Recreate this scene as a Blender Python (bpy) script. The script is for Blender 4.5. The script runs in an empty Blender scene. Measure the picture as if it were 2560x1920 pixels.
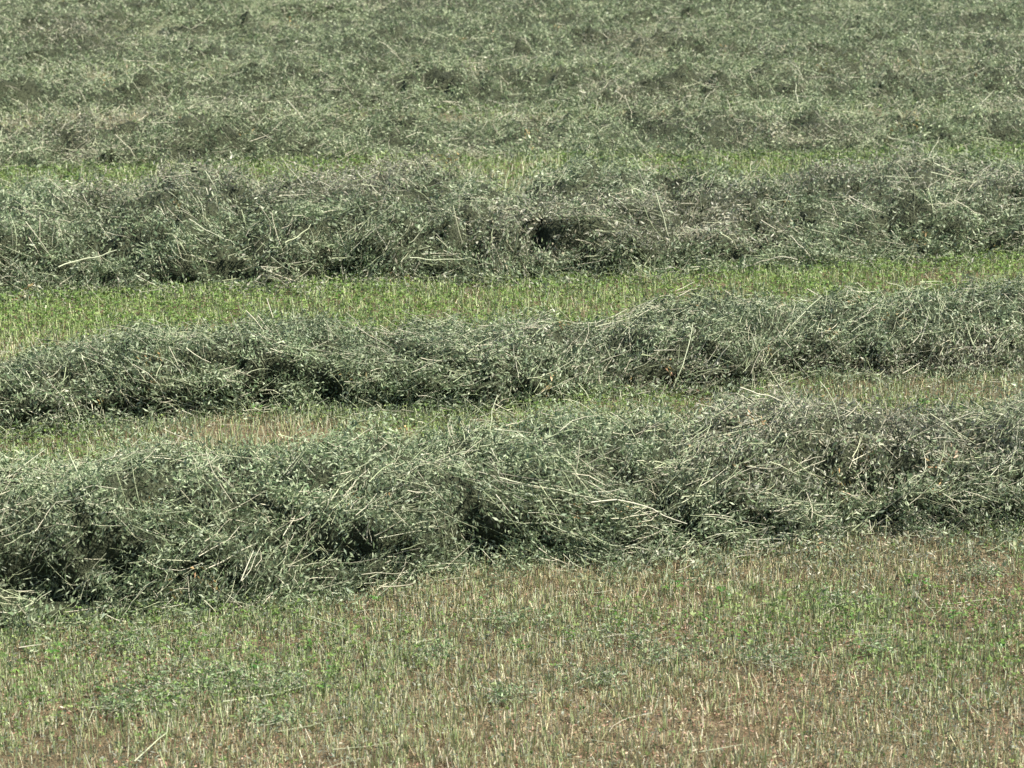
import bpy, math, random
import numpy as np

# ------------------------------------------------------------------ camera, sky, sun, exposure
SC = bpy.context.scene
COL = SC.collection
CAM_H = 2.6                       # camera height above the field, metres
FPX = 7000.0                      # focal length in pixels of a 2560 wide frame
PITCH = math.radians(13.34)
cam_d = bpy.data.cameras.new('camera')
cam = bpy.data.objects.new('camera', cam_d)
COL.objects.link(cam)
cam.location = (0, 0, CAM_H)
cam.rotation_euler = (math.radians(90) - PITCH, 0, 0)
cam_d.sensor_width = 36.0
cam_d.lens = FPX / 2560 * 36
cam_d.clip_start = 0.1
cam_d.clip_end = 3000
cam_d.dof.use_dof = True
cam_d.dof.focus_distance = 10.0
cam_d.dof.aperture_fstop = 9.0
SC.camera = cam

SUN_EL = math.radians(55)
SUN_AZ = math.radians(98)         # measured from +Y (away from camera) towards +X
world = bpy.data.worlds.new('World')
SC.world = world
world.use_nodes = True
wn = world.node_tree.nodes
sky = wn.new('ShaderNodeTexSky')
sky.sky_type = 'NISHITA'
sky.sun_disc = False
sky.sun_elevation = SUN_EL
sky.sun_rotation = SUN_AZ
bg = wn['Background']
bg.inputs['Strength'].default_value = 0.085
world.node_tree.links.new(sky.outputs[0], bg.inputs['Color'])
sun_d = bpy.data.lights.new('sun', 'SUN')
sun_d.energy = 5.0
sun_d.angle = math.radians(0.53)
sun_d.color = (1.0, 0.955, 0.88)
sun = bpy.data.objects.new('sun', sun_d)
COL.objects.link(sun)
sun.location = (4, 10, 12)
sun.rotation_euler = (math.radians(90) - SUN_EL, 0, math.pi - SUN_AZ)
SC.view_settings.view_transform = 'Standard'
SC.view_settings.look = 'None'
SC.view_settings.gamma = 1
SC.view_settings.use_curve_mapping = False
SC.view_settings.exposure = 1.06

rng = np.random.default_rng(7)
random.seed(7)

# ------------------------------------------------------------------ helpers: noise, projection
def _h(ix, iy, seed):
    h = (ix.astype(np.int64) * 374761393 + iy.astype(np.int64) * 668265263 + seed * 974711) & 0xFFFFFFFF
    h = ((h ^ (h >> 13)) * 1274126177) & 0xFFFFFFFF
    h = ((h ^ (h >> 16)) * 2246822519) & 0xFFFFFFFF
    h = h ^ (h >> 15)
    return h / 2147483647.5 - 1.0

def vnoise(x, y, seed):
    x = np.asarray(x, float); y = np.asarray(y, float)
    ix = np.floor(x); iy = np.floor(y)
    fx = x - ix; fy = y - iy
    fx = fx * fx * (3 - 2 * fx); fy = fy * fy * (3 - 2 * fy)
    a = _h(ix, iy, seed); b = _h(ix + 1, iy, seed)
    c = _h(ix, iy + 1, seed); d = _h(ix + 1, iy + 1, seed)
    return (a * (1 - fx) + b * fx) * (1 - fy) + (c * (1 - fx) + d * fx) * fy

def fbm(x, y, seed, octaves=3, gain=0.5):
    v = 0.0; amp = 1.0
    for o in range(octaves):
        f = 2.03 ** o
        v = v + amp * vnoise(np.asarray(x) * f + 13.7 * o, np.asarray(y) * f - 7.1 * o, seed + o)
        amp *= gain
    return v

SP, CP = math.sin(PITCH), math.cos(PITCH)
DS = 2560 / 2212.0                # the polylines below were read off a 2212 pixel wide view

def ray(u, v):
    u = np.asarray(u, float) * DS - 1280; v = 960 - np.asarray(v, float) * DS
    return np.stack([u, FPX * CP + v * SP, -FPX * SP + v * CP], -1)

def to_ground(u, v, z=0.0):
    d = ray(u, v)
    k = (z - CAM_H) / d[..., 2]
    return d[..., 0] * k, d[..., 1] * k

def project(P):
    x, y, z = P[..., 0], P[..., 1], P[..., 2] - CAM_H
    depth = y * CP - z * SP
    up = y * SP + z * CP
    return (1280 + FPX * x / depth) / DS, (960 - FPX * up / depth) / DS

def half_width(y):
    return 0.1835 * np.asarray(y) + 0.6

def ground_z(x, y):
    return 0.012 * fbm(np.asarray(x) * 0.9, np.asarray(y) * 0.9, 91, 2) + 0.006 * vnoise(np.asarray(x) * 6, np.asarray(y) * 6, 17)

# ------------------------------------------------------------------ helpers: meshes and objects
def mesh_quads(name, V, Q, mat, colors=None):
    """V (n,3), Q (m,4) -> mesh; colors (n,3) become the point attribute 'tint'."""
    me = bpy.data.meshes.new(name)
    V = np.ascontiguousarray(V, dtype=np.float32); Q = np.ascontiguousarray(Q, dtype=np.int32)
    me.vertices.add(len(V)); me.vertices.foreach_set('co', V.ravel())
    me.loops.add(Q.size); me.loops.foreach_set('vertex_index', Q.ravel())
    me.polygons.add(len(Q)); me.polygons.foreach_set('loop_start', np.arange(len(Q), dtype=np.int32) * Q.shape[1])
    if colors is not None:
        a = me.attributes.new('tint', 'FLOAT_COLOR', 'POINT')
        c = np.ones((len(V), 4), np.float32); c[:, :3] = colors
        a.data.foreach_set('color', c.ravel())
    me.materials.append(mat)
    me.update(calc_edges=True)
    return me

def obj(name, me, parent=None, label=None, cat=None, group=None, kind=None):
    o = bpy.data.objects.new(name, me)
    COL.objects.link(o)
    if parent is not None: o.parent = parent
    if label: o['label'] = label
    if cat: o['category'] = cat
    if group: o['group'] = group
    if kind: o['kind'] = kind
    return o

def frames(d, roll):
    """orthonormal frames with local X along d; roll about d. returns (n,3,3), columns = axes"""
    d = d / np.linalg.norm(d, axis=-1, keepdims=True)
    ref = np.where(np.abs(d[:, 2:3]) > 0.9, np.array([[1.0, 0, 0]]), np.array([[0, 0, 1.0]]))
    s = np.cross(ref, d); s /= np.linalg.norm(s, axis=-1, keepdims=True)
    t = np.cross(d, s)
    c, q = np.cos(roll)[:, None], np.sin(roll)[:, None]
    return np.stack([d, s * c + t * q, -s * q + t * c], -1)

# ------------------------------------------------------------------ materials
def nt_new(name):
    m = bpy.data.materials.new(name); m.use_nodes = True
    n = m.node_tree.nodes; n.clear()
    return m, n, m.node_tree.links

def leaf_material(name, translucent, rough, spec, object_random=None):
    """plant tissue: 'tint' attribute (or a ramp over Object Random) as colour, some light passes through"""
    m, n, L = nt_new(name)
    out = n.new('ShaderNodeOutputMaterial')
    p = n.new('ShaderNodeBsdfPrincipled')
    p.inputs['Roughness'].default_value = rough
    p.inputs['Specular IOR Level'].default_value = spec
    if object_random is None:
        a = n.new('ShaderNodeAttribute'); a.attribute_name = 'tint'; csrc = a.outputs['Color']
    else:
        oi = n.new('ShaderNodeObjectInfo'); r = n.new('ShaderNodeValToRGB')
        e = r.color_ramp.elements
        for i, (pos, c) in enumerate(object_random):
            el = e[i] if i < 2 else e.new(pos)
            el.position = pos; el.color = (*c, 1)
        L.new(oi.outputs['Random'], r.inputs[0])
        tc = n.new('ShaderNodeTexCoord'); nz = n.new('ShaderNodeTexNoise')
        nz.inputs['Scale'].default_value = 24; L.new(tc.outputs['Object'], nz.inputs['Vector'])
        mx = n.new('ShaderNodeMix'); mx.data_type = 'RGBA'; mx.blend_type = 'MULTIPLY'
        mp = n.new('ShaderNodeMapRange'); mp.inputs['To Min'].default_value = 0.6; mp.inputs['To Max'].default_value = 1.25
        L.new(nz.outputs['Fac'], mp.inputs['Value'])
        mx.inputs['Factor'].default_value = 1.0
        L.new(r.outputs['Color'], mx.inputs['A']); L.new(mp.outputs[0], mx.inputs['B'])
        csrc = mx.outputs['Result']
    L.new(csrc, p.inputs['Base Color'])
    if translucent > 0:
        t = n.new('ShaderNodeBsdfTranslucent'); L.new(csrc, t.inputs['Color'])
        s = n.new('ShaderNodeMixShader'); s.inputs[0].default_value = translucent
        L.new(p.outputs[0], s.inputs[1]); L.new(t.outputs[0], s.inputs[2]); L.new(s.outputs[0], out.inputs[0])
    else:
        L.new(p.outputs[0], out.inputs[0])
    return m

M_LEAF = leaf_material('wilted_hay_leaf', 0.16, 0.52, 0.4)
M_GREEN = leaf_material('fresh_green_leaf', 0.32, 0.55, 0.3)
M_STEM = leaf_material('hay_stem', 0.0, 0.45, 0.45)
M_STALK = leaf_material('pale_hay_stalk', 0.0, 0.42, 0.45, [
    (0.0, (0.30, 0.33, 0.18)), (1.0, (0.60, 0.55, 0.40)), (0.35, (0.40, 0.43, 0.25)), (0.7, (0.52, 0.52, 0.34))])
M_PLANT = leaf_material('clover_leaf', 0.3, 0.42, 0.4, [
    (0.0, (0.07, 0.17, 0.03)), (1.0, (0.15, 0.27, 0.05)), (0.5, (0.09, 0.22, 0.035))])

def soil_material():
    m, n, L = nt_new('reddish_field_soil')
    out = n.new('ShaderNodeOutputMaterial'); p = n.new('ShaderNodeBsdfPrincipled')
    p.inputs['Roughness'].default_value = 0.9; p.inputs['Specular IOR Level'].default_value = 0.2
    g = n.new('ShaderNodeNewGeometry')
    def noise(scale, detail):
        t = n.new('ShaderNodeTexNoise'); t.inputs['Scale'].default_value = scale; t.inputs['Detail'].default_value = detail
        L.new(g.outputs['Position'], t.inputs['Vector']); return t
    big, mid, fine = noise(1.3, 4), noise(22, 5), noise(140, 4)
    r = n.new('ShaderNodeValToRGB'); e = r.color_ramp.elements
    e[0].position = 0.32; e[0].color = (0.075, 0.058, 0.030, 1)
    e[1].position = 0.72; e[1].color = (0.22, 0.155, 0.088, 1)
    k = e.new(0.52); k.color = (0.135, 0.100, 0.052, 1)
    L.new(mid.outputs['Fac'], r.inputs[0])
    r2 = n.new('ShaderNodeValToRGB'); e = r2.color_ramp.elements
    e[0].position = 0.35; e[0].color = (0.13, 0.115, 0.06, 1)
    e[1].position = 0.65; e[1].color = (0.23, 0.18, 0.10, 1)
    L.new(fine.outputs['Fac'], r2.inputs[0])
    mx = n.new('ShaderNodeMix'); mx.data_type = 'RGBA'
    mr = n.new('ShaderNodeMapRange'); mr.inputs['From Min'].default_value = 0.4; mr.inputs['From Max'].default_value = 0.6
    mr.inputs['To Min'].default_value = 0.1; mr.inputs['To Max'].default_value = 0.75
    L.new(big.outputs['Fac'], mr.inputs['Value']); L.new(mr.outputs[0], mx.inputs['Factor'])
    L.new(r.outputs['Color'], mx.inputs['A']); L.new(r2.outputs['Color'], mx.inputs['B'])
    # beyond the built rows the sheet carries the olive of a mown field seen from afar
    sep = n.new('ShaderNodeSeparateXYZ'); L.new(g.outputs['Position'], sep.inputs[0])
    ln = n.new('ShaderNodeVectorMath'); ln.operation = 'LENGTH'; L.new(g.outputs['Position'], ln.inputs[0])
    far = n.new('ShaderNodeMapRange'); far.inputs['From Min'].default_value = 14; far.inputs['From Max'].default_value = 30
    L.new(ln.outputs['Value'], far.inputs['Value'])
    r3 = n.new('ShaderNodeValToRGB'); e = r3.color_ramp.elements
    e[0].position = 0.35; e[0].color = (0.10, 0.13, 0.06, 1); e[1].position = 0.65; e[1].color = (0.20, 0.22, 0.13, 1)
    L.new(mid.outputs['Fac'], r3.inputs[0])
    m2 = n.new('ShaderNodeMix'); m2.data_type = 'RGBA'
    L.new(far.outputs[0], m2.inputs['Factor']); L.new(mx.outputs['Result'], m2.inputs['A']); L.new(r3.outputs['Color'], m2.inputs['B'])
    L.new(m2.outputs['Result'], p.inputs['Base Color'])
    b = n.new('ShaderNodeBump'); b.inputs['Strength'].default_value = 0.9; b.inputs['Distance'].default_value = 0.02
    ad = n.new('ShaderNodeMath'); ad.operation = 'ADD'
    L.new(mid.outputs['Fac'], ad.inputs[0]); L.new(fine.outputs['Fac'], ad.inputs[1])
    L.new(ad.outputs[0], b.inputs['Height']); L.new(b.outputs[0], p.inputs['Normal'])
    L.new(p.outputs[0], out.inputs[0])
    return m

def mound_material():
    m, n, L = nt_new('packed_hay_painted_shade')
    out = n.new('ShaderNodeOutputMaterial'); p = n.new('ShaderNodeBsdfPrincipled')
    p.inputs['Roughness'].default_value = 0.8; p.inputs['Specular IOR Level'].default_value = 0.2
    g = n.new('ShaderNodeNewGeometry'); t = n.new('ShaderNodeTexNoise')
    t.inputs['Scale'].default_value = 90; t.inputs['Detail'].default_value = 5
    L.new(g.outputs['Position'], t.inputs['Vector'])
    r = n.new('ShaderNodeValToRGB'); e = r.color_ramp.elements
    e[0].position = 0.3; e[0].color = (0.020, 0.025, 0.011, 1); e[1].position = 0.7; e[1].color = (0.080, 0.090, 0.046, 1)  # darker than the leaf hay: shade of gaps and hollows painted into the colour
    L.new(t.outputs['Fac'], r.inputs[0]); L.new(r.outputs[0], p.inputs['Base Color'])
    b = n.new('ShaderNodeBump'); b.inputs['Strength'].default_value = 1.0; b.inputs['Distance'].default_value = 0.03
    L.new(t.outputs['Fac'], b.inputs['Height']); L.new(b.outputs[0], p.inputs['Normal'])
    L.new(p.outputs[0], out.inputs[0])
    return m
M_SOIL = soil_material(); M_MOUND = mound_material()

# ------------------------------------------------------------------ ground: one sheet to the horizon
def axis(fine0, fine1, step, far):
    a = list(np.arange(fine0, fine1 + 1e-6, step))
    s = step; x = fine1
    while x < far: s *= 1.35; x += s; a.append(x)
    s = step; x = fine0; pre = []
    while x > -far: s *= 1.35; x -= s; pre.append(x)
    return np.array(pre[::-1] + a)
gx, gy = axis(-4.2, 4.2, 0.10, 900), axis(5.6, 18, 0.10, 900)
GX, GY = np.meshgrid(gx, gy)
GZ = ground_z(GX, GY) * np.exp(-np.maximum(0, np.hypot(GX, GY - 12) - 14) / 10)
V = np.stack([GX, GY, GZ], -1).reshape(-1, 3)
nx, ny = len(gx), len(gy)
I = np.arange(nx * ny).reshape(ny, nx)
Q = np.stack([I[:-1, :-1], I[:-1, 1:], I[1:, 1:], I[1:, :-1]], -1).reshape(-1, 4)
obj('ground', mesh_quads('ground', V, Q, M_SOIL), kind='structure',
    label='reddish brown soil of the mown hay field under the stubble', cat='ground')

# ------------------------------------------------------------------ windrows: shape
class Row:
    """one windrow: front foot and crest given along the row; surface over (x, phi), phi 0 = foot facing the camera, pi = rear foot"""
    def __init__(s, i, base, top, width, lump, undercut, hollows=(), hmin=0.08, hmax=0.5):
        s.i = i; s.fexp = {1: 0.92, 2: 0.8, 3: 0.85}.get(i, 0.95); s.lump = lump; s.undercut = undercut
        bx, by = to_ground([p[0] for p in base], [p[1] for p in base])
        by = by - {1: .12, 2: .15, 3: .12, 4: .10}.get(i, .05)
        s.bx, s.by = bx, by
        k = np.polyfit(bx, by, 1); s.k = k
        s.W = width
        tu = np.array([p[0] for p in top], float); tv = np.array([p[1] for p in top], float)
        d = ray(tu, tv)
        hx, hh = [], []
        for j in range(len(top)):
            yc = np.interp(0, [0, 1], [0, 1])
            x0 = d[j, 0] / d[j, 1] * (by.mean() + width * 0.55)
            yc = float(s.yf(np.array([x0]))[0]) + width * 0.55
            q = yc / d[j, 1]
            hx.append(d[j, 0] * q); hh.append(CAM_H + d[j, 2] * q)
        s.hx, s.hh = np.array(hx), np.clip(np.array(hh) - {1: .05, 2: .025, 3: .08, 4: .035}.get(i, .02), hmin, hmax)
        s.xm = float(half_width(by.max() + width))
        s.hol = []
        if hollows:
            X, PH = np.meshgrid(np.linspace(-s.xm, s.xm, 400), np.linspace(0.05, 2.4, 120))
            P = s.P(X.ravel(), PH.ravel(), want_n='base'); u, v = project(P)
            for (hu, hv, r, dep) in hollows:
                j = np.argmin((u - hu) ** 2 + (v - hv) ** 2)
                s.hol.append((P[j].copy(), r, dep))
    def yf(s, x):
        y = np.interp(x, s.bx, s.by)
        y = np.where(x < s.bx[0], s.by[0] + s.k[0] * (x - s.bx[0]), y)
        y = np.where(x > s.bx[-1], s.by[-1] + s.k[0] * (x - s.bx[-1]), y)
        return y + 0.03 * vnoise(x * 3.1, x * 0 + s.i, 5)
    def h(s, x): return np.interp(x, s.hx, s.hh)
    def P(s, x, ph, inset=0.0, want_n=False):
        c, q = np.cos(ph), np.clip(np.sin(ph), 0, 1)
        h = s.h(x); W = s.W * (1 + 0.10 * vnoise(x * 1.3, x * 0 + 3.3 * s.i, 8))
        y = s.yf(x) + W * (0.5 - 0.5 * np.sign(c) * np.abs(c) ** 0.95)
        z = h * q ** np.where(c > 0, s.fexp, 0.8)
        n = np.stack([np.zeros_like(x), -c * h, q * W * 0.5 + 0.02], -1)
        n /= np.linalg.norm(n, axis=-1, keepdims=True)
        a = ph / np.pi * (W + h)                     # arc position
        fade = np.clip(q * 3.0, 0, 1)
        L = s.lump
        d = fade * L * (0.6 * fbm(x * 2.6, a * 3.2, 31 + s.i, 2) + 0.50 * vnoise(x * 7.5, a * 9, 57 + s.i) + 0.62 * vnoise(x * 14, a * 17, 77 + s.i))
        # sharp pockets between the clumps
        pk = vnoise(x * 8.5 + 40, a * 11, 131 + s.i)
        d -= fade * L * 1.6 * np.clip(pk - 0.40, 0, 1) * 2
        d -= fade * L * 1.5 * np.clip(vnoise(x * 15 + 7, a * 19, 141 + s.i) - 0.30, 0, 1)
        # the camera-side foot hangs free here and there
        uc = np.clip(vnoise(x * 2.3, x * 0 + 9.1, 201 + s.i) + 0.35, 0, 1) * s.undercut
        y = y + uc * np.clip(1 - ph / 0.55, 0, 1)
        B = np.stack([x, y, z], -1)
        for (hc, r, dep) in s.hol:
            d2 = ((B - hc) ** 2).sum(-1)
            d -= 1.25 * dep * np.exp(-(d2 / (r * r)) ** 2)
        out = B + n * (d - inset)[..., None]
        out[..., 2] = np.maximum(out[..., 2], 0.004) + ground_z(out[..., 0], out[..., 1])
        if want_n == 'base': return B
        return (out, n) if want_n else out
    def hollow_mask(s, P):
        k = np.zeros(len(P))
        for (hc, r, dep) in s.hol:
            d2 = ((P - hc) ** 2).sum(-1)
            k = np.maximum(k, np.exp(-(d2 / (r * r * 2.0)) ** 2) * min(1, dep / 0.08))
        return k
    def inside(s, x, y, m=0.06):
        f = s.yf(x)
        return (y > f + m * s.W) & (y < f + (1 - m) * s.W)

def const_line(v0, v1, wob, seed, n=14):
    us = np.linspace(0, 2212, n)
    return [(u, v0 + (v1 - v0) * u / 2212 + wob * float(vnoise(np.array([u / 170.0]), np.array([seed * 1.7]), 400 + seed)[0])) for u in us]

ROWS = [
 Row(1, [(0,1340),(200,1330),(450,1300),(700,1272),(900,1240),(1050,1214),(1300,1202),(1500,1192),(1650,1176),(1800,1152),(2000,1150),(2212,1136)],
     [(0,985),(200,970),(400,950),(600,936),(800,940),(1000,930),(1200,903),(1400,908),(1500,888),(1600,866),(1750,888),(1900,884),(2100,888),(2212,858)],
     1.06, 0.066, 0.06,
     [(1000,1095,.05,.14),(1045,1160,.07,.12),(60,1235,.10,.13),(150,1270,.07,.10),(235,1185,.07,.11),(300,1040,.06,.07),(660,1165,.09,.08),(760,1175,.06,.08),(1800,1005,.07,.09),(590,1060,.07,.07),(1640,1120,.06,.07),(510,1075,.05,.07),(1900,1120,.06,.08)]),
 Row(2, [(0,935),(200,915),(500,893),(700,880),(900,884),(1100,872),(1300,851),(1500,841),(1600,838),(1700,812),(1900,805),(2212,793)],
     [(0,775),(200,737),(300,716),(450,690),(600,690),(750,713),(900,697),(1100,696),(1300,708),(1400,672),(1500,645),(1700,663),(1900,655),(2000,642),(2212,628)],
     0.84, 0.060, 0.10,
     [(1115,852,.055,.11),(1440,826,.10,.10),(1580,826,.07,.12),(1350,822,.06,.08),(560,870,.06,.09),(700,862,.07,.08),(280,850,.06,.06),(1700,795,.06,.07),(1980,785,.06,.06),(30,915,.06,.09),(1100,800,.05,.05)]),
 Row(3, [(0,637),(200,630),(400,632),(550,630),(700,611),(900,601),(1100,604),(1300,595),(1500,589),(1700,576),(1900,569),(2100,556),(2212,546)],
     [(0,405),(250,395),(400,360),(550,400),(650,372),(750,360),(850,348),(1000,363),(1100,388),(1200,355),(1280,328),(1400,350),(1550,370),(1700,375),(1850,365),(2000,340),(2212,343)],
     2.0, 0.090, 0.08,
     [(895,415,.13,.17),(860,430,.09,.12),(500,590,.13,.14),(370,600,.10,.10),(1490,425,.12,.10),(420,598,.07,.1),(700,595,.09,.08),(2140,550,.08,.11),(250,520,.10,.09),(1000,520,.08,.06),(1600,545,.08,.07)]),
 Row(4, [(0,375),(300,366),(600,357),(800,346),(1050,350),(1200,338),(1500,340),(1700,340),(1900,334),(2212,324)],
     [(0,262),(200,255),(400,240),(600,222),(800,248),(1000,262),(1200,250),(1300,246),(1500,240),(1700,236),(2000,236),(2212,232)],
     1.75, 0.10, 0.06,
     [(1400,272,.15,.20),(1385,300,.08,.12),(640,325,.13,.13),(890,330,.11,.12),(1170,320,.08,.09),(130,310,.10,.09),(1560,315,.10,.08),(1990,290,.1,.07),(400,330,.1,.08)], hmax=0.34),
 Row(5, const_line(250, 230, 5, 1), const_line(158, 138, 9, 2), 2.05, 0.125, 0.03,
     [(990,148,.13,.14),(1690,190,.10,.09),(1640,200,.10,.09),(1780,165,.1,.09),(470,190,.12,.1),(330,205,.12,.1),(1080,215,.12,.1),(2120,120,.12,.12),(1900,205,.12,.1),(60,200,.14,.1)], hmin=0.06, hmax=0.26),
 Row(6, const_line(153, 140, 4, 3), const_line(92, 80, 7, 4), 2.1, 0.125, 0.0, (), 0.06, 0.24),
 Row(7, const_line(91, 80, 3, 5), const_line(45, 36, 5, 6), 2.15, 0.125, 0.0, (), 0.06, 0.22),
 Row(8, const_line(43, 34, 2.5, 7), const_line(8, 0, 4, 8), 2.2, 0.125, 0.0, (), 0.06, 0.22),
 Row(9, const_line(6, -2, 2, 9), const_line(-23, -31, 3, 10), 2.0, 0.125, 0.0, (), 0.06, 0.22),
]
LABELS = [
 'thickest windrow of grey-green cut hay, full of loose stalks, bordering the broad reddish stubble',
 'narrow even windrow of dark grey-green hay with the bright green strip behind it',
 'very broad windrow with a silvery brown dried ridge, rising behind the bright green strip',
 'shaggy green windrow behind the thin yellow-green strip, with a deep dark hole in its crest',
 'low spread-out windrow with round dark tufts, first one beyond the deep-holed windrow',
 'low flattened windrow lying second beyond the one with a deep dark hole',
 'faint flattened windrow lying third beyond the one with a deep dark hole',
 'faint flattened windrow lying fourth beyond the one with a deep dark hole',
 'faint flattened windrow lying fifth beyond the one with a deep dark hole',
]

# ------------------------------------------------------------------ sprigs: a short wilted stem with its leaflets
def make_sprigs(count, leaves, length, lsize, seed):
    g = np.random.default_rng(seed); lib = []
    for k in range(count):
        n = leaves
        t = g.random(n) ** 0.8
        bend = g.normal(0, 0.25, 2)
        c = np.stack([(t - 0.5) * length, bend[0] * length * (t - .5) ** 2 * 2, bend[1] * length * (t - .5) ** 2 * 2], -1)
        c += g.normal(0, 1, (n, 3)) * np.array([0.004, 0.014, 0.012])
        d = np.stack([0.5 + g.random(n), g.normal(0, .8, n), g.normal(0, .7, n)], -1)
        F = frames(d, g.random(n) * 6.28)
        l = lsize * (0.55 + 0.9 * g.random(n)); w = l * (0.17 + 0.20 * g.random(n)); fold = w * g.normal(0.35, 0.3, n)
        loc = np.zeros((n, 4, 3))
        loc[:, 0, 0] = -l / 2
        loc[:, 1, 1] = w / 2; loc[:, 1, 2] = fold * .5; loc[:, 1, 0] = l * 0.08
        loc[:, 2, 0] = l / 2; loc[:, 2, 2] = -fold * .3
        loc[:, 3, 1] = -w / 2; loc[:, 3, 2] = fold * .5; loc[:, 3, 0] = l * 0.08
        V = np.einsum('nij,nvj->nvi', F, loc) + c[:, None, :]
        lib.append(V.reshape(-1, 3))
    return lib

def tube(path, rad, sides=3):
    """path (m,3), rad (m,) -> verts, quads of an open tube"""
    m = len(path)
    d = np.gradient(path, axis=0)
    F = frames(d, np.zeros(m))
    a = np.arange(sides) / sides * 2 * math.pi
    ring = np.cos(a)[None, :, None] * F[:, None, :, 1] + np.sin(a)[None, :, None] * F[:, None, :, 2]
    V = path[:, None, :] + ring * rad[:, None, None]
    I = np.arange(m * sides).reshape(m, sides)
    J = np.roll(I, -1, axis=1)
    Q = np.stack([I[:-1], J[:-1], J[1:], I[1:]], -1).reshape(-1, 4)
    return V.reshape(-1, 3), Q

def make_stalk_lib(count, seed, segs=6, arc=0.35, wig=0.02):
    """unit-length stalks along X, thickness separate (returned as centre path)"""
    g = np.random.default_rng(seed); lib = []
    for k in range(count):
        t = np.linspace(-.5, .5, segs + 1)
        b = g.normal(0, arc); b2 = g.normal(0, arc * .5); k3 = g.normal(0, arc * .6)
        y = b * (0.25 - t * t) + k3 * t * (0.25 - t * t) * 2 + g.normal(0, wig * .5, segs + 1)
        z = b2 * (0.25 - t * t) * .6
        if g.random() < 0.3:                              # a kinked stalk
            kk = g.uniform(-.2, .25); y += np.where(t > kk, (t - kk) * g.normal(0, .7), 0)
        lib.append(np.stack([t, y, z], -1))
    return lib

PAL_GREEN = np.array([[.125,.172,.080],[.185,.230,.118],[.250,.292,.165],[.092,.138,.062],[.320,.358,.220]])
PAL_GREY  = np.array([[.215,.215,.145],[.295,.288,.200],[.155,.163,.108],[.365,.355,.260],[.255,.230,.150]])
STALK_COL = np.array([[.36,.40,.22],[.45,.46,.28],[.55,.52,.36],[.30,.34,.18],[.50,.46,.32]])

def place(lib, kidx, C, F, scale):
    """stack transformed copies of library shapes that all have the same vertex count"""
    A = np.stack(lib)[kidx]                              # (n,v,3)
    return np.einsum('nij,nvj->nvi', F, A * scale[:, None, None]) + C[:, None, :]

def tangent(row, x, ph):
    e = 0.004
    p0, n = row.P(x, ph, want_n=True)
    px = row.P(x + e, ph) - p0; pp = row.P(x, ph + e) - p0
    px /= np.linalg.norm(px, axis=-1, keepdims=True)
    pp = pp - (pp * px).sum(-1, keepdims=True) * px
    pp /= np.linalg.norm(pp, axis=-1, keepdims=True) + 1e-9
    nn = np.cross(px, pp); nn /= np.linalg.norm(nn, axis=-1, keepdims=True) + 1e-9
    return p0, px, pp, nn

#        sprigs/m2 leaves length leafsize fine_stalks/m2  stalk parts  grey
SPEC = [ (1550, 26, 0.11, 0.0155, 640, 230, 0.18),
         (1400, 24, 0.11, 0.0160, 560, 200, 0.12),
         ( 640, 24, 0.13, 0.0190, 280, 230, 0.27),
         ( 480, 22, 0.14, 0.0195, 190, 110, 0.14),
         ( 310, 22, 0.14, 0.0205, 130,  40, 0.22),
         ( 250, 20, 0.15, 0.0230,  80,  16, 0.22),
         ( 205, 20, 0.16, 0.0250,  55,  10, 0.18),
         ( 165, 18, 0.18, 0.0275,  40,  8, 0.18),
         (  60, 16, 0.26, 0.0360,  12,   0, 0.18) ]

STALK_PATHS = make_stalk_lib(20, 99, segs=8, arc=0.34, wig=0.022)
def stalk_mesh(path, length, rad):
    m = len(path); t = np.linspace(0, 1, m)
    V, Q = tube(path * length, rad * (1.0 - 0.45 * t), 5)
    return mesh_quads('stalk', V, Q, M_STALK)

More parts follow.
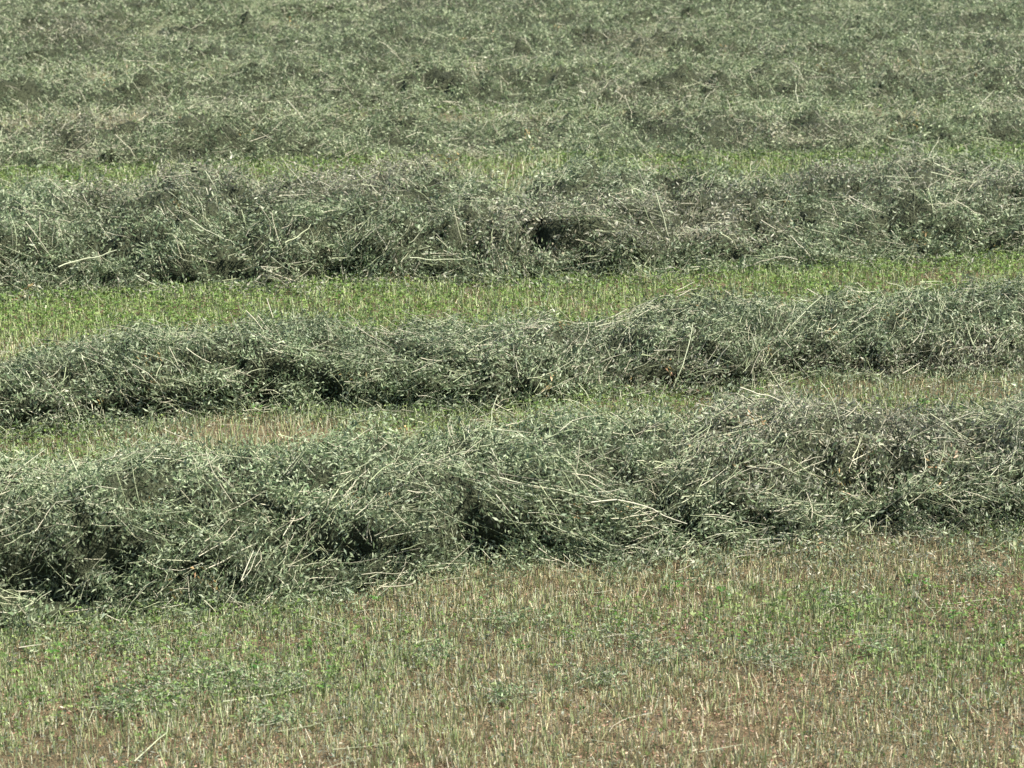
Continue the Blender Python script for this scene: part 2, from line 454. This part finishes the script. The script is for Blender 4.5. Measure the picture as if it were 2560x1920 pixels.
def build_row(row, spec, label):
    dens, nl, sl, ls, fdens, nparts, grey = spec
    i = row.i
    W = row.W; hm = float(row.hh.mean())
    root = obj('hay_windrow', None, label=label, cat='windrow', group='windrows of cut hay across the field')
    root.location = (0, float(row.yf(np.array([0.0]))[0]) + W / 2, 0)
    off = np.array(root.location)
    # packed inside of the windrow, its colour darkened as shade between the leaves
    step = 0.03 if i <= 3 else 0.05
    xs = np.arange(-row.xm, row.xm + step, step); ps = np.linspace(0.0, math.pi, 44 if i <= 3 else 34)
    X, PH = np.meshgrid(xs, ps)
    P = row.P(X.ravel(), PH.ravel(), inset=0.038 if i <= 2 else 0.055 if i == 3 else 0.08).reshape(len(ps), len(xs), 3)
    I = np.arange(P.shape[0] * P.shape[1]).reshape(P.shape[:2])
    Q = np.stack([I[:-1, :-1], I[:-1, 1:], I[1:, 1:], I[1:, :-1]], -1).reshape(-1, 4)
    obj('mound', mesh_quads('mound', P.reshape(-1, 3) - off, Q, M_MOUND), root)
    # leaf mass
    area = 2 * row.xm * (W + 1.1 * hm)
    n = int(dens * area)
    x = rng.uniform(-row.xm, row.xm, n); ph = rng.uniform(0.0, math.pi, n)
    keep = rng.random(n) < np.where(ph > 2.35, 0.28, 1.0)
    edge = np.abs(x) > 0.1835 * (row.by.mean() + W) + 0.25
    keep &= ~(edge & (rng.random(n) < 0.6))
    x, ph = x[keep], ph[keep]
    P0, tx, tp, nn = tangent(row, x, ph)
    aa = ph / math.pi * (W + hm)
    thin = np.clip(vnoise(x * 15 + 7, aa * 19, 141 + i) - 0.25, 0, 1) * 0.75      # sparse over the small gaps
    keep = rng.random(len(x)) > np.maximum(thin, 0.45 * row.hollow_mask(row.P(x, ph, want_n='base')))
    x, ph, P0, tx, tp, nn = x[keep], ph[keep], P0[keep], tx[keep], tp[keep], nn[keep]
    n = len(x)
    a = ph / math.pi * (W + hm)
    flow = 1.6 * fbm(x * 2.1, a * 2.6, 301 + i, 2) + rng.normal(0, 0.55, n)
    tilt = rng.normal(0.10, 0.42, n)
    d = (tx * np.cos(flow)[:, None] + tp * np.sin(flow)[:, None]) * np.cos(tilt)[:, None] + nn * np.sin(tilt)[:, None]
    F = frames(d, rng.random(n) * 6.28)
    depth = rng.normal(-0.008, 0.014, n) + np.where(rng.random(n) < 0.10, rng.uniform(0, 0.045, n), 0)
    C = P0 + nn * depth[:, None]
    sp = rng.random(n) < (0.10 if i < 3 else 0.06)          # hay spilled over the foot onto the stubble
    C[sp, 1] = row.yf(x[sp]) + 0.05 - np.abs(rng.normal(0, 0.10, sp.sum())) * np.clip(1 + 1.3 * fbm(x[sp] * 2.2, x[sp] * 0 + 2.0, 901 + i, 2), 0.1, 2.5)
    C[sp, 2] = ground_z(C[sp, 0], C[sp, 1]) + rng.uniform(0.015, 0.05, sp.sum())
    lib = make_sprigs(40, nl, sl, ls, 1000 + i)
    sc = rng.uniform(0.75, 1.3, n)
    V = place(lib, rng.integers(0, 40, n), C, F, sc)
    V[..., 2] = np.maximum(V[..., 2], 0.003)
    # colours: green wilted and grey-brown dried patches, each leaf a little different
    patch = fbm(x * 1.1, a * 1.6, 501 + i, 3) + (0.55 * np.sin(ph) - 0.35 if i == 3 else 0)
    g = np.clip((patch - 0.55 + grey * 2.0) * 1.3 + rng.normal(0, 0.25, n), 0, 1)
    m = nl
    pick = rng.integers(0, 5, (n, m)); gg = (rng.random((n, m)) < g[:, None] * 0.85)
    col = np.where(gg[..., None], PAL_GREY[pick], PAL_GREEN[pick]) * rng.uniform(0.75, 1.3, (n, m, 1))
    if i >= 4: col *= np.array([1.04, 1.03, 0.98])         # the spread-out rows have dried yellower
    bright = np.clip(1 + 0.20 * fbm(x * 3.0, a * 3.0, 601 + i, 2) + 0.22 * vnoise(x * 9, a * 11, 611 + i), 0.5, 1.6)
    col *= bright[:, None, None]
    rust = rng.random(n) < (0.006 if i < 3 else 0.002)
    col[rust] *= np.array([1.35, 0.8, 0.55])
    colv = np.repeat(col.reshape(-1, 3), 4, axis=0)
    nq = n * m
    Qm = np.arange(nq * 4).reshape(-1, 4)
    obj('leaf_mass', mesh_quads('leaf_mass', V.reshape(-1, 3) - off, Qm, M_LEAF, colv), root, kind='stuff')
    # fine stalks, too many to pick apart
    n = int(fdens * area)
    x = rng.uniform(-row.xm, row.xm, n); ph = rng.uniform(0.05, 2.7, n)
    P0, tx, tp, nn = tangent(row, x, ph)
    keep = rng.random(n) > 0.35 * row.hollow_mask(row.P(x, ph, want_n='base'))
    x, ph, P0, tx, tp, nn = x[keep], ph[keep], P0[keep], tx[keep], tp[keep], nn[keep]; n = len(x)
    a = ph / math.pi * (W + hm)
    flow = 1.25 * fbm(x * 1.7, a * 2.2, 301 + i, 2) + rng.normal(0, 0.35, n)
    tilt = rng.normal(0.04, 0.16, n)
    d = (tx * np.cos(flow)[:, None] + tp * np.sin(flow)[:, None]) * np.cos(tilt)[:, None] + nn * np.sin(tilt)[:, None]
    F = frames(d, rng.normal(0, 1.2, n))
    base = float(row.by.mean()) / 8.6
    shapes = []
    for p in make_stalk_lib(30, 40 + i, segs=3, arc=0.26):
        shapes.append(p)
    ln = rng.uniform(0.04, 0.10, n) * np.where(rng.random(n) < 0.4, 2.0, 1.0) * (1 + 0.10 * (base - 1)); rad = rng.uniform(0.0007, 0.0018, n) * (1 + 0.30 * (base - 1))
    PT = np.stack(shapes)[rng.integers(0, 30, n)] * ln[:, None, None]
    C = P0 + nn * rng.normal(0.010, 0.010, n)[:, None]
    sp = rng.random(n) < 0.08
    C[sp, 1] = row.yf(x[sp]) + 0.05 - np.abs(rng.normal(0, 0.12, sp.sum()))
    C[sp, 2] = ground_z(C[sp, 0], C[sp, 1]) + rng.uniform(0.02, 0.06, sp.sum())
    ax = np.einsum('nij,nvj->nvi', F, PT) + C[:, None, :]
    ang = np.arange(3) / 3 * 6.2832
    taper = np.linspace(1.15, 0.6, 4)
    ring = (np.cos(ang)[None, None, :, None] * F[:, None, None, :, 1] + np.sin(ang)[None, None, :, None] * F[:, None, None, :, 2])
    V = ax[:, :, None, :] + ring * (rad[:, None, None, None] * taper[None, :, None, None])
    V[..., 2] = np.maximum(V[..., 2], 0.003)
    I = np.arange(n * 12).reshape(n, 4, 3); J = np.roll(I, -1, axis=2)
    Qs = np.stack([I[:, :-1], J[:, :-1], J[:, 1:], I[:, 1:]], -1).reshape(-1, 4)
    c = STALK_COL[rng.integers(0, 5, n)] * rng.uniform(0.65, 1.25, (n, 1))
    obj('fine_stalks', mesh_quads('fine_stalks', V.reshape(-1, 3) - off, Qs, M_STEM, np.repeat(c, 12, axis=0)), root, kind='stuff')
    # long pale stalks that can be told apart, each a part
    if nparts:
        lib = [stalk_mesh(p, 1.0, (0.0016 if i <= 2 else 0.0021 if i == 3 else 0.0027) / 0.2) for p in STALK_PATHS]
        n = nparts
        lim = 0.1835 * (row.by.mean() + W) + 0.1
        x = rng.uniform(-lim, lim, n); ph = rng.uniform(0.12, 2.2, n)
        P0, tx, tp, nn = tangent(row, x, ph)
        a = ph / math.pi * (W + hm)
        flow = 1.25 * fbm(x * 1.7, a * 2.2, 301 + i, 2) + rng.normal(0, 0.45, n)
        tilt = rng.normal(0.06, 0.15, n)
        d = (tx * np.cos(flow)[:, None] + tp * np.sin(flow)[:, None]) * np.cos(tilt)[:, None] + nn * np.sin(tilt)[:, None]
        F = frames(d, np.zeros(n))
        for j in range(n):
            # roll so that the bow lies in the surface or stands a little proud of it
            f = F[j]; yv = np.cross(nn[j], f[:, 0]); yv /= np.linalg.norm(yv); zv = np.cross(f[:, 0], yv)
            r = rng.normal(0, 0.5); y2 = yv * math.cos(r) + zv * math.sin(r); z2 = np.cross(f[:, 0], y2)
            o = obj('stalk', lib[rng.integers(0, len(lib))], root)
            L_ = rng.uniform(0.07, 0.18) if rng.random() < 0.85 else rng.uniform(0.22, 0.34)
            thick = rng.uniform(0.75, 1.25) * 0.2
            Mx = np.eye(4); Mx[:3, 0] = f[:, 0] * L_; Mx[:3, 1] = y2 * L_; Mx[:3, 2] = z2 * L_
            Mx[:3, 3] = P0[j] + nn[j] * rng.uniform(0.010, 0.026) - off
            from mathutils import Matrix
            o.matrix_local = Matrix(Mx.tolist())
    return root

for r_, sp_, lb_ in zip(ROWS, SPEC, LABELS):
    build_row(r_, sp_, lb_)

# ------------------------------------------------------------------ stubble strips
def in_any_row(x, y, m=0.06):
    k = np.zeros(len(x), bool)
    for r in ROWS: k |= r.inside(x, y, m)
    return k

def strip_points(y0f, y1f, dens):
    """random points between two curves across the view"""
    ylo, yhi = y0f, y1f
    xs = np.linspace(-5, 5, 41)
    a = min(ylo(xs).min(), 60); b = yhi(xs).max()
    hw = float(half_width(b))
    n = int(dens * (b - a) * 2 * hw)
    x = rng.uniform(-hw, hw, n); y = rng.uniform(a, b, n)
    k = (y > ylo(x)) & (y < yhi(x)) & (np.abs(x) < half_width(y)) & ~in_any_row(x, y)
    k &= (np.abs(x) < 0.1835 * y + 0.3) | (rng.random(n) < 0.5)      # sparser well outside the view
    return x[k], y[k]

def blades(x, y, h, rad, lean, col, name, mat, label=None, cat=None, az=None):
    """short upright cut stems, folded blades"""
    n = len(x)
    z = ground_z(x, y) - 0.004
    az = az + rng.normal(0, .5, n); le = np.abs(rng.normal(0, lean, n))
    bend = rng.normal(0, 0.006, (n, 2))
    top = np.stack([x + h * np.sin(le) * np.cos(az), y + h * np.sin(le) * np.sin(az), z + h * np.cos(le)], -1)
    bot = np.stack([x, y, z], -1)
    mid = (top + bot) / 2; mid[:, :2] += bend
    ax = np.stack([bot, top], 1)
    yaw = rng.uniform(0, 6.283, n)[:, None] + np.arange(3)[None, :] * 1.9
    ring = np.stack([np.cos(yaw), np.sin(yaw), np.zeros_like(yaw)], -1)
    tp = np.array([1.1, 0.85])
    V = ax[:, :, None, :] + ring[:, None] * (rad[:, None, None, None] * tp[None, :, None, None])
    I = np.arange(n * 6).reshape(n, 2, 3)
    Q = np.stack([I[:, 0, :2], I[:, 0, 1:], I[:, 1, 1:], I[:, 1, :2]], -1).reshape(-1, 4)
    return obj(name, mesh_quads(name, V.reshape(-1, 3), Q, mat, np.repeat(col, 6, axis=0)), label=label, cat=cat, kind='stuff')

def flakes(x, y, z, l, w, col, name, mat, upness, label=None, cat=None, tri=False):
    """separate leaf pieces; with tri each point gets three leaflets round a petiole tip"""
    n = len(x)
    if tri:
        x, y, z, l, w = [np.repeat(v, 3) for v in (x, y, z, l, w)]; col = np.repeat(col, 3, axis=0)
        yaw = np.repeat(rng.uniform(0, 6.283, n), 3) + np.tile([0, 2.1, -2.1], n) + rng.normal(0, .2, n * 3)
        pitch = np.repeat(rng.normal(0.1, 0.5, n), 3) + rng.normal(0, 0.3, n * 3)
    else:
        yaw = rng.uniform(0, 6.283, n); pitch = rng.normal(0, upness, n)
    d = np.stack([np.cos(yaw) * np.cos(pitch), np.sin(yaw) * np.cos(pitch), np.sin(pitch)], -1)
    F = frames(d, rng.normal(0, 0.6 if tri else 1.2, len(x)))
    loc = np.zeros((len(x), 4, 3)); fold = w * rng.normal(0.25, 0.15, len(x))
    s0 = 0.0 if tri else -0.5
    loc[:, 0, 0] = s0 * l
    loc[:, 1, 0] = (s0 + .6) * l; loc[:, 1, 1] = w / 2; loc[:, 1, 2] = fold
    loc[:, 2, 0] = (s0 + 1) * l
    loc[:, 3, 0] = (s0 + .6) * l; loc[:, 3, 1] = -w / 2; loc[:, 3, 2] = fold
    V = np.einsum('nij,nvj->nvi', F, loc) + np.stack([x, y, z], -1)[:, None, :]
    gz = ground_z(V[..., 0], V[..., 1]); V[..., 2] = np.maximum(V[..., 2], gz + 0.002)
    Q = np.arange(len(x) * 4).reshape(-1, 4)
    return obj(name, mesh_quads(name, V.reshape(-1, 3), Q, mat, np.repeat(col, 4, axis=0)), label=label, cat=cat, kind='stuff')

TAN = np.array([[.46,.38,.22],[.58,.50,.32],[.36,.29,.16],[.66,.58,.41],[.36,.33,.16],[.41,.39,.20]])
OLV = np.array([[.29,.36,.15],[.40,.45,.22],[.23,.31,.12],[.52,.53,.32],[.34,.41,.19],[.58,.58,.40]])
RED = np.array([[.30,.15,.10],[.40,.22,.15],[.24,.13,.075],[.46,.32,.21],[.17,.10,.055]])
GRN = np.array([[.12,.20,.045],[.165,.25,.06],[.10,.165,.045],[.22,.28,.09],[.15,.20,.075]])
GRY = np.array([[.12,.15,.09],[.17,.19,.125],[.09,.12,.07],[.21,.22,.16]])
def pal(P, n): return P[rng.integers(0, len(P), n)] * rng.uniform(0.7, 1.35, (n, 1))

lo0 = lambda x: np.full_like(x, 6.3)
back = lambda r: (lambda x: r.yf(x) + 0.85 * r.W)
front = lambda r: (lambda x: r.yf(x) + 0.12)
STRIPS = [  # bounds, stems/m2, height, radius, olive share, green leaflets/m2, red litter/m2, grey litter/m2, words
 (lo0, front(ROWS[0]), 13500, .038, .0010, .72, 950, 6500, 4600, 'in the broad reddish strip beside the thickest windrow'),
 (back(ROWS[0]), front(ROWS[1]), 6800, .044, .0012, .95, 1300, 900, 3600, 'in the strip between the thickest and the narrow windrow'),
 (back(ROWS[1]), front(ROWS[2]), 4600, .050, .0015, .88, 1500, 300, 1400, 'in the bright green strip between the narrow and the very broad windrow'),
 (back(ROWS[2]), front(ROWS[3]), 2400, .056, .0021, .9, 1100, 100, 1600, 'in the thin yellow-green strip behind the very broad windrow'),
 (back(ROWS[3]), lambda x: ROWS[-1].yf(x) + 2, 350, .058, .0028, .8, 120, 50, 1200, 'in the gaps among the low flattened windrows'),
]
def green_patch(x, y):
    g = 0.42 + 0.8 * fbm(x * 0.95 + 3, y * 0.8, 711, 3)
    g = g + 0.75 * np.exp(-((y - 7.75 - 0.08 * x) / 0.36) ** 2) - 0.25 * np.clip(7.2 - y, 0, 1) * (1 + x) - 0.3 * np.exp(-((y - 8.35) / 0.2) ** 2)
    return np.clip(g + np.where((y > 11.2), 0.45, np.where(y > 9.2, 0.12, 0)), 0, 1)
for (lo, hi, dn, hh, rr, olive, gn, rd, gy_, words) in STRIPS:
    x, y = strip_points(lo, hi, dn)
    k = rng.random(len(x)) < np.clip(0.70 + 0.55 * fbm(x * 4, y * 3.4, 811, 3), 0.08, 1); x, y = x[k], y[k]
    # stems grow from crowns: two thirds gather round the nearest of a jittered lattice of roots and fan out
    cs = 0.062; ix, iy = np.floor(x / cs), np.floor(y / cs)
    cx = (ix + 0.5 + 0.42 * _h(ix, iy, 51)) * cs; cy = (iy + 0.5 + 0.42 * _h(ix, iy, 52)) * cs
    g = rng.random(len(x)) < 0.66; sg = rng.normal(0, 0.011, (2, len(x)))
    x = np.where(g, cx + sg[0], x); y = np.where(g, cy + sg[1], y)
    fan = np.where(g, np.arctan2(sg[1], sg[0]), rng.uniform(0, 6.283, len(x)))
    n = len(x); gp = green_patch(x, y)
    ol = rng.random(n) < np.clip(olive + 0.5 * (gp - 0.5), 0, 1)
    col = np.where(ol[:, None], pal(OLV, n), pal(TAN, n))
    if gn == 1500: col = col * np.array([0.97, 1.0, 0.9])
    blades(x, y, hh * np.clip(rng.normal(0.85, 0.3, n), 0.25, 1.9), rr * rng.uniform(0.6, 1.3, n), 0.34, col, 'stubble', M_STEM, az=fan, label=
           'short cut hay stubble ' + words, cat='stubble')
    x, y = strip_points(lo, hi, gn * 1.5); gp = green_patch(x, y)
    k = rng.random(len(x)) < np.clip(gp * 1.2 - 0.25 + (0.05 if gn == 1500 else 0), 0.04, 1); x, y = x[k], y[k]; n = len(x)
    s = rr / .0010
    flakes(x, y, ground_z(x, y) + rng.uniform(0.012, 0.055, n), 0.0112 * s ** .5 * rng.uniform(.7, 1.35, n), 0.0075 * s ** .5 * rng.uniform(.7, 1.3, n),
           pal(GRN * (np.array([1.05, 1.08, 1.0]) if gn == 1500 else 1.0), n), 'clover_regrowth', M_GREEN, 0, 'small fresh green clover leaves ' + words, 'clover', tri=True)
    x1, y1 = strip_points(lo, hi, rd * 1.6)
    k = rng.random(len(x1)) < np.clip(0.30 + 0.9 * fbm(x1 * 2.6, y1 * 2.2, 921, 3) + 0.5 * np.clip((7.6 - y1) * 0.8 + 0.25 * x1, -0.5, 0.9), 0.06, 1); x1, y1 = x1[k], y1[k]
    x2, y2 = strip_points(lo, hi, gy_)
    k = rng.random(len(x2)) < np.clip(0.45 + 0.8 * fbm(x2 * 1.7, y2 * 1.7, 911, 3), 0.08, 1); x2, y2 = x2[k], y2[k]
    x = np.r_[x1, x2]; y = np.r_[y1, y2]; n = len(x)
    col = np.r_[np.where((rng.random(len(x1)) < .5)[:, None], pal(RED, len(x1)), pal(TAN * .8, len(x1))), pal(GRY, len(x2))]
    z = ground_z(x, y) + np.r_[rng.uniform(.002, .014, len(x1)), rng.uniform(.006, .045, len(x2))]
    l = .011 * s ** .5 * rng.uniform(.6, 1.5, n)
    flakes(x, y, z, l, l * rng.uniform(.18, .4, n), col, 'leaf_litter', M_LEAF, .5, 'dry fallen leaf litter ' + words, 'leaf litter')

# ------------------------------------------------------------------ loose stalks lying on the stubble, each a thing
from mathutils import Matrix
LOOSE = [stalk_mesh(p, 1.0, 0.0016 / 0.2) for p in make_stalk_lib(10, 321, segs=8, arc=0.26, wig=0.012)]
tt = np.linspace(-1, 1, 11)
THIN = [stalk_mesh(p, 1.0, 0.0009 / 0.2) for p in make_stalk_lib(10, 321, segs=8, arc=0.26, wig=0.012)]
ARCH = stalk_mesh(np.stack([tt * .5, tt * 0.02, 0.42 * (1 - tt * tt)], -1), 1.0, 0.0020 / 0.13)

def shape_word(path):
    dev = np.abs(path[:, 1]).max() + np.abs(path[:, 2]).max()
    return 'nearly straight' if dev < 0.035 else 'slightly bowed' if dev < 0.075 else 'strongly bent'
LOOSE_WORD = {m.name: shape_word(p) for m, p in zip(LOOSE + THIN, 2 * make_stalk_lib(10, 321, segs=8, arc=0.26, wig=0.012))}
def loose(u0, v0, u1, v1, shape, label, group):
    (x0, y0), (x1, y1) = to_ground(u0, v0, 0.03), to_ground(u1, v1, 0.03)
    return loose_xy(float(x0), float(y0), float(x1), float(y1), shape, label, group)
def loose_xy(x0, y0, x1, y1, shape, label, group, lift=0.03):
    d = np.array([x1 - x0, y1 - y0, rng.uniform(-.012, .012)]); L_ = float(np.linalg.norm(d)); d /= L_
    yv = np.cross([0, 0, 1], d); yv /= np.linalg.norm(yv); zv = np.cross(d, yv)
    Mx = np.eye(4)
    for k, v in enumerate((d, yv, zv)): Mx[:3, k] = v * L_
    cx, cy = (x0 + x1) / 2, (y0 + y1) / 2
    Mx[:3, 3] = (cx, cy, float(ground_z(cx, cy)) + lift)
    if shape.name in LOOSE_WORD:
        w = LOOSE_WORD[shape.name]; label = w + ' ' + label; group = w + ' ' + group
    o = obj('hay_stalk', shape, label=label, cat='stalk', group=group)
    o.matrix_world = Matrix(Mx.tolist())
    return o
G_FRONT = 'loose stalks on the reddish stubble'
T_FRONT = 'pale loose hay stalk lying on the broad reddish stubble'
arch = loose(1878, 1388, 1938, 1386, ARCH, 'pale stalk standing in an arch over the reddish stubble', None)
arch.location.z = float(ground_z(arch.location.x, arch.location.y)) + 0.012
for (a, b, c, d) in [(285,1502,415,1490),(480,1515,690,1466),(670,1340,800,1435),(1390,1330,1480,1322),(2010,1345,2050,1290),(2085,1410,2150,1436),
                     (1975,1268,2010,1330),(2200,1585,2245,1640),(2080,1700,2160,1760),(1770,1330,1830,1300),(1640,1195,1755,1160),(1960,1170,2030,1150),
                     (1040,1460,1110,1500),(290,1640,390,1520),(1150,1360,1210,1400),(160,1395,220,1370),(900,1510,960,1520),(1930,1540,2005,1600),(2060,1480,2150,1560)]:
    loose(a, b, c, d, THIN[rng.integers(0, 10)], T_FRONT, G_FRONT)
def scatter_loose(strip, count, label, group, lmin, lmax):
    lo, hi = STRIPS[strip][:2]
    x, y = strip_points(lo, hi, 400)
    k = np.abs(x) < 0.1835 * y + 0.05; x, y = x[k], y[k]
    for j in rng.choice(len(x), count, replace=False):
        a = rng.normal(0, 0.9); L_ = rng.uniform(lmin, lmax)
        loose_xy(x[j], y[j], x[j] + L_ * math.cos(a), y[j] + L_ * math.sin(a), (THIN if L_ > .13 else LOOSE)[rng.integers(0, 10)], label, group)
scatter_loose(0, 50, T_FRONT, G_FRONT, .07, .20)
scatter_loose(1, 40, 'pale loose hay stalk lying on stubble between the thickest and the narrow windrow', 'loose stalks between the thickest and narrow windrows', .08, .24)
scatter_loose(2, 55, 'pale loose hay stalk lying on the bright green strip', 'loose stalks on the bright green strip', .08, .24)
scatter_loose(3, 25, 'pale loose hay stalk lying on the thin yellow-green strip', 'loose stalks on the yellow-green strip', .10, .28)

# ------------------------------------------------------------------ small tufts of dropped hay and young clover plants, each a thing
TUFT = make_sprigs(12, 30, 0.10, 0.0125, 4321)
def tuft(u, v, size, n, label):
    n = int(n * 1.5)
    x, y = [float(q) for q in to_ground(u, v, 0.02)]
    root = obj('hay_tuft', None, label=label, cat='tuft', group='tufts of dropped hay on the reddish stubble')
    root.location = (x, y, float(ground_z(x, y)))
    c = rng.normal(0, 1, (n, 3)) * np.array([size, size * .6, 0.006]); c[:, 2] = np.abs(c[:, 2]) + 0.028
    a = rng.uniform(0, 6.28, n)
    F = frames(np.stack([np.cos(a), np.sin(a), rng.normal(0, .25, n)], -1), rng.random(n) * 6.28)
    V = place(TUFT, rng.integers(0, 12, n), c, F, rng.uniform(.7, 1.1, n)); V[..., 2] = np.maximum(V[..., 2], .003)
    nq = n * 30
    col = np.where((rng.random(nq) < .3)[:, None], pal(PAL_GREY, nq), pal(PAL_GREEN * np.array([.9, 1.05, .85]), nq))
    obj('leaves', mesh_quads('tuft_leaves', V.reshape(-1, 3), np.arange(nq * 4).reshape(-1, 4), M_LEAF, np.repeat(col, 4, axis=0)), root, kind='stuff')
    for j in range(3):
        o = obj('stalk', LOOSE[rng.integers(0, 10)], root)
        L_ = rng.uniform(.07, .14)
        o.scale = (L_,) * 3; o.location = (rng.normal(0, size * .4), rng.normal(0, size * .3), .03); o.rotation_euler = (0, rng.normal(0, .1), rng.uniform(-1, 1))
T_TUFT = 'small grey-green tuft of dropped hay leaves lying on reddish stubble'
T_BIG = 'largest spread-out tuft of dropped hay leaves on the reddish stubble'
T_MID = 'wide loose tuft of dropped hay leaves beside the largest tuft on the stubble'
for (u, v, s, n) in [(1675,1425,.045,16),(440,1460,.09,34),(330,1500,.07,26),(560,1480,.06,20),(600,1555,.05,14),(1095,1505,.06,18),(1290,1470,.05,14),
                     (2120,1240,.05,14),(1800,1300,.05,12),(1110,1345,.07,18),(1340,1380,.06,16),(300,1395,.06,16),(920,1420,.05,12),(1450,1420,.05,12),(1900,1400,.03,8),(250,1530,.05,14)]:
    tuft(u, v, s, n, T_BIG if n == 34 else T_MID if n == 26 else 'thin few-leaved tuft of dropped hay beside the arched stalk' if n == 8 else T_TUFT)

def leaflet_mesh():
    V = np.array([[0,0,0],[.5,.34,.10],[.85,.26,.08],[1.0,0,-.02],[.85,-.26,.08],[.5,-.34,.10]]) * 0.013
    return mesh_quads('leaf', V, np.array([[0,1,2,3],[0,3,4,5]]), M_PLANT)
LEAFLET = leaflet_mesh()
STEM = [mesh_quads('stem', *tube(np.stack([np.linspace(0,1,4)*b, np.zeros(4), np.linspace(0,1,4)*0.05], -1), np.array([.0013,.0012,.001,.0008]), 4), M_PLANT) for b in (.006, .014, -.01)]
def plant(x, y, label, group):
    root = obj('clover_plant', None, label=label, cat='clover', group=group)
    root.location = (x, y, float(ground_z(x, y))); root.rotation_euler = (0, 0, rng.uniform(0, 6.28))
    k = rng.uniform(.8, 1.25); root.scale = (k, k, k)
    obj('stem', STEM[rng.integers(0, 3)], root)
    for t in range(4):
        a0 = rng.uniform(0, 6.28); r = rng.uniform(.004, .02); z = rng.uniform(.02, .052); p0 = rng.normal(0, .3)
        for q in range(3):
            o = obj('leaf', LEAFLET, root)
            o.location = (r * math.cos(a0), r * math.sin(a0), z)
            o.rotation_euler = (rng.normal(0, .35), p0 + rng.normal(0, .2), a0 + (q - 1) * 1.5)
for (u, v) in [(395,1405),(420,1390),(660,1395),(330,1330),(810,1300),(1050,1300),(1115,1385),(1140,1400),(1530,1330),(1560,1290),(1600,1375),(1960,1250),(2000,1255),
               (2065,1330),(1455,1270),(1830,1330),(120,1420),(90,1500),(210,1480),(1340,1340),(720,1440),(1230,1375),(1780,1410),(2150,1395),(700,1480),(560,1440)]:
    x, y = to_ground(u, v, .03)
    plant(float(x), float(y), 'small fresh green clover plant growing among the reddish stubble', 'clover plants in the reddish stubble')
for (u, v) in [(1100,865),(1150,880),(1380,850),(1680,860),(1720,850),(1790,870),(680,872),(1990,880),(1520,895),(560,905),(1640,850),(2120,850)]:
    x, y = to_ground(u, v, .03)
    plant(float(x), float(y), 'small clover plant sprouting at the foot of the narrow windrow', 'clover plants at the narrow windrow')
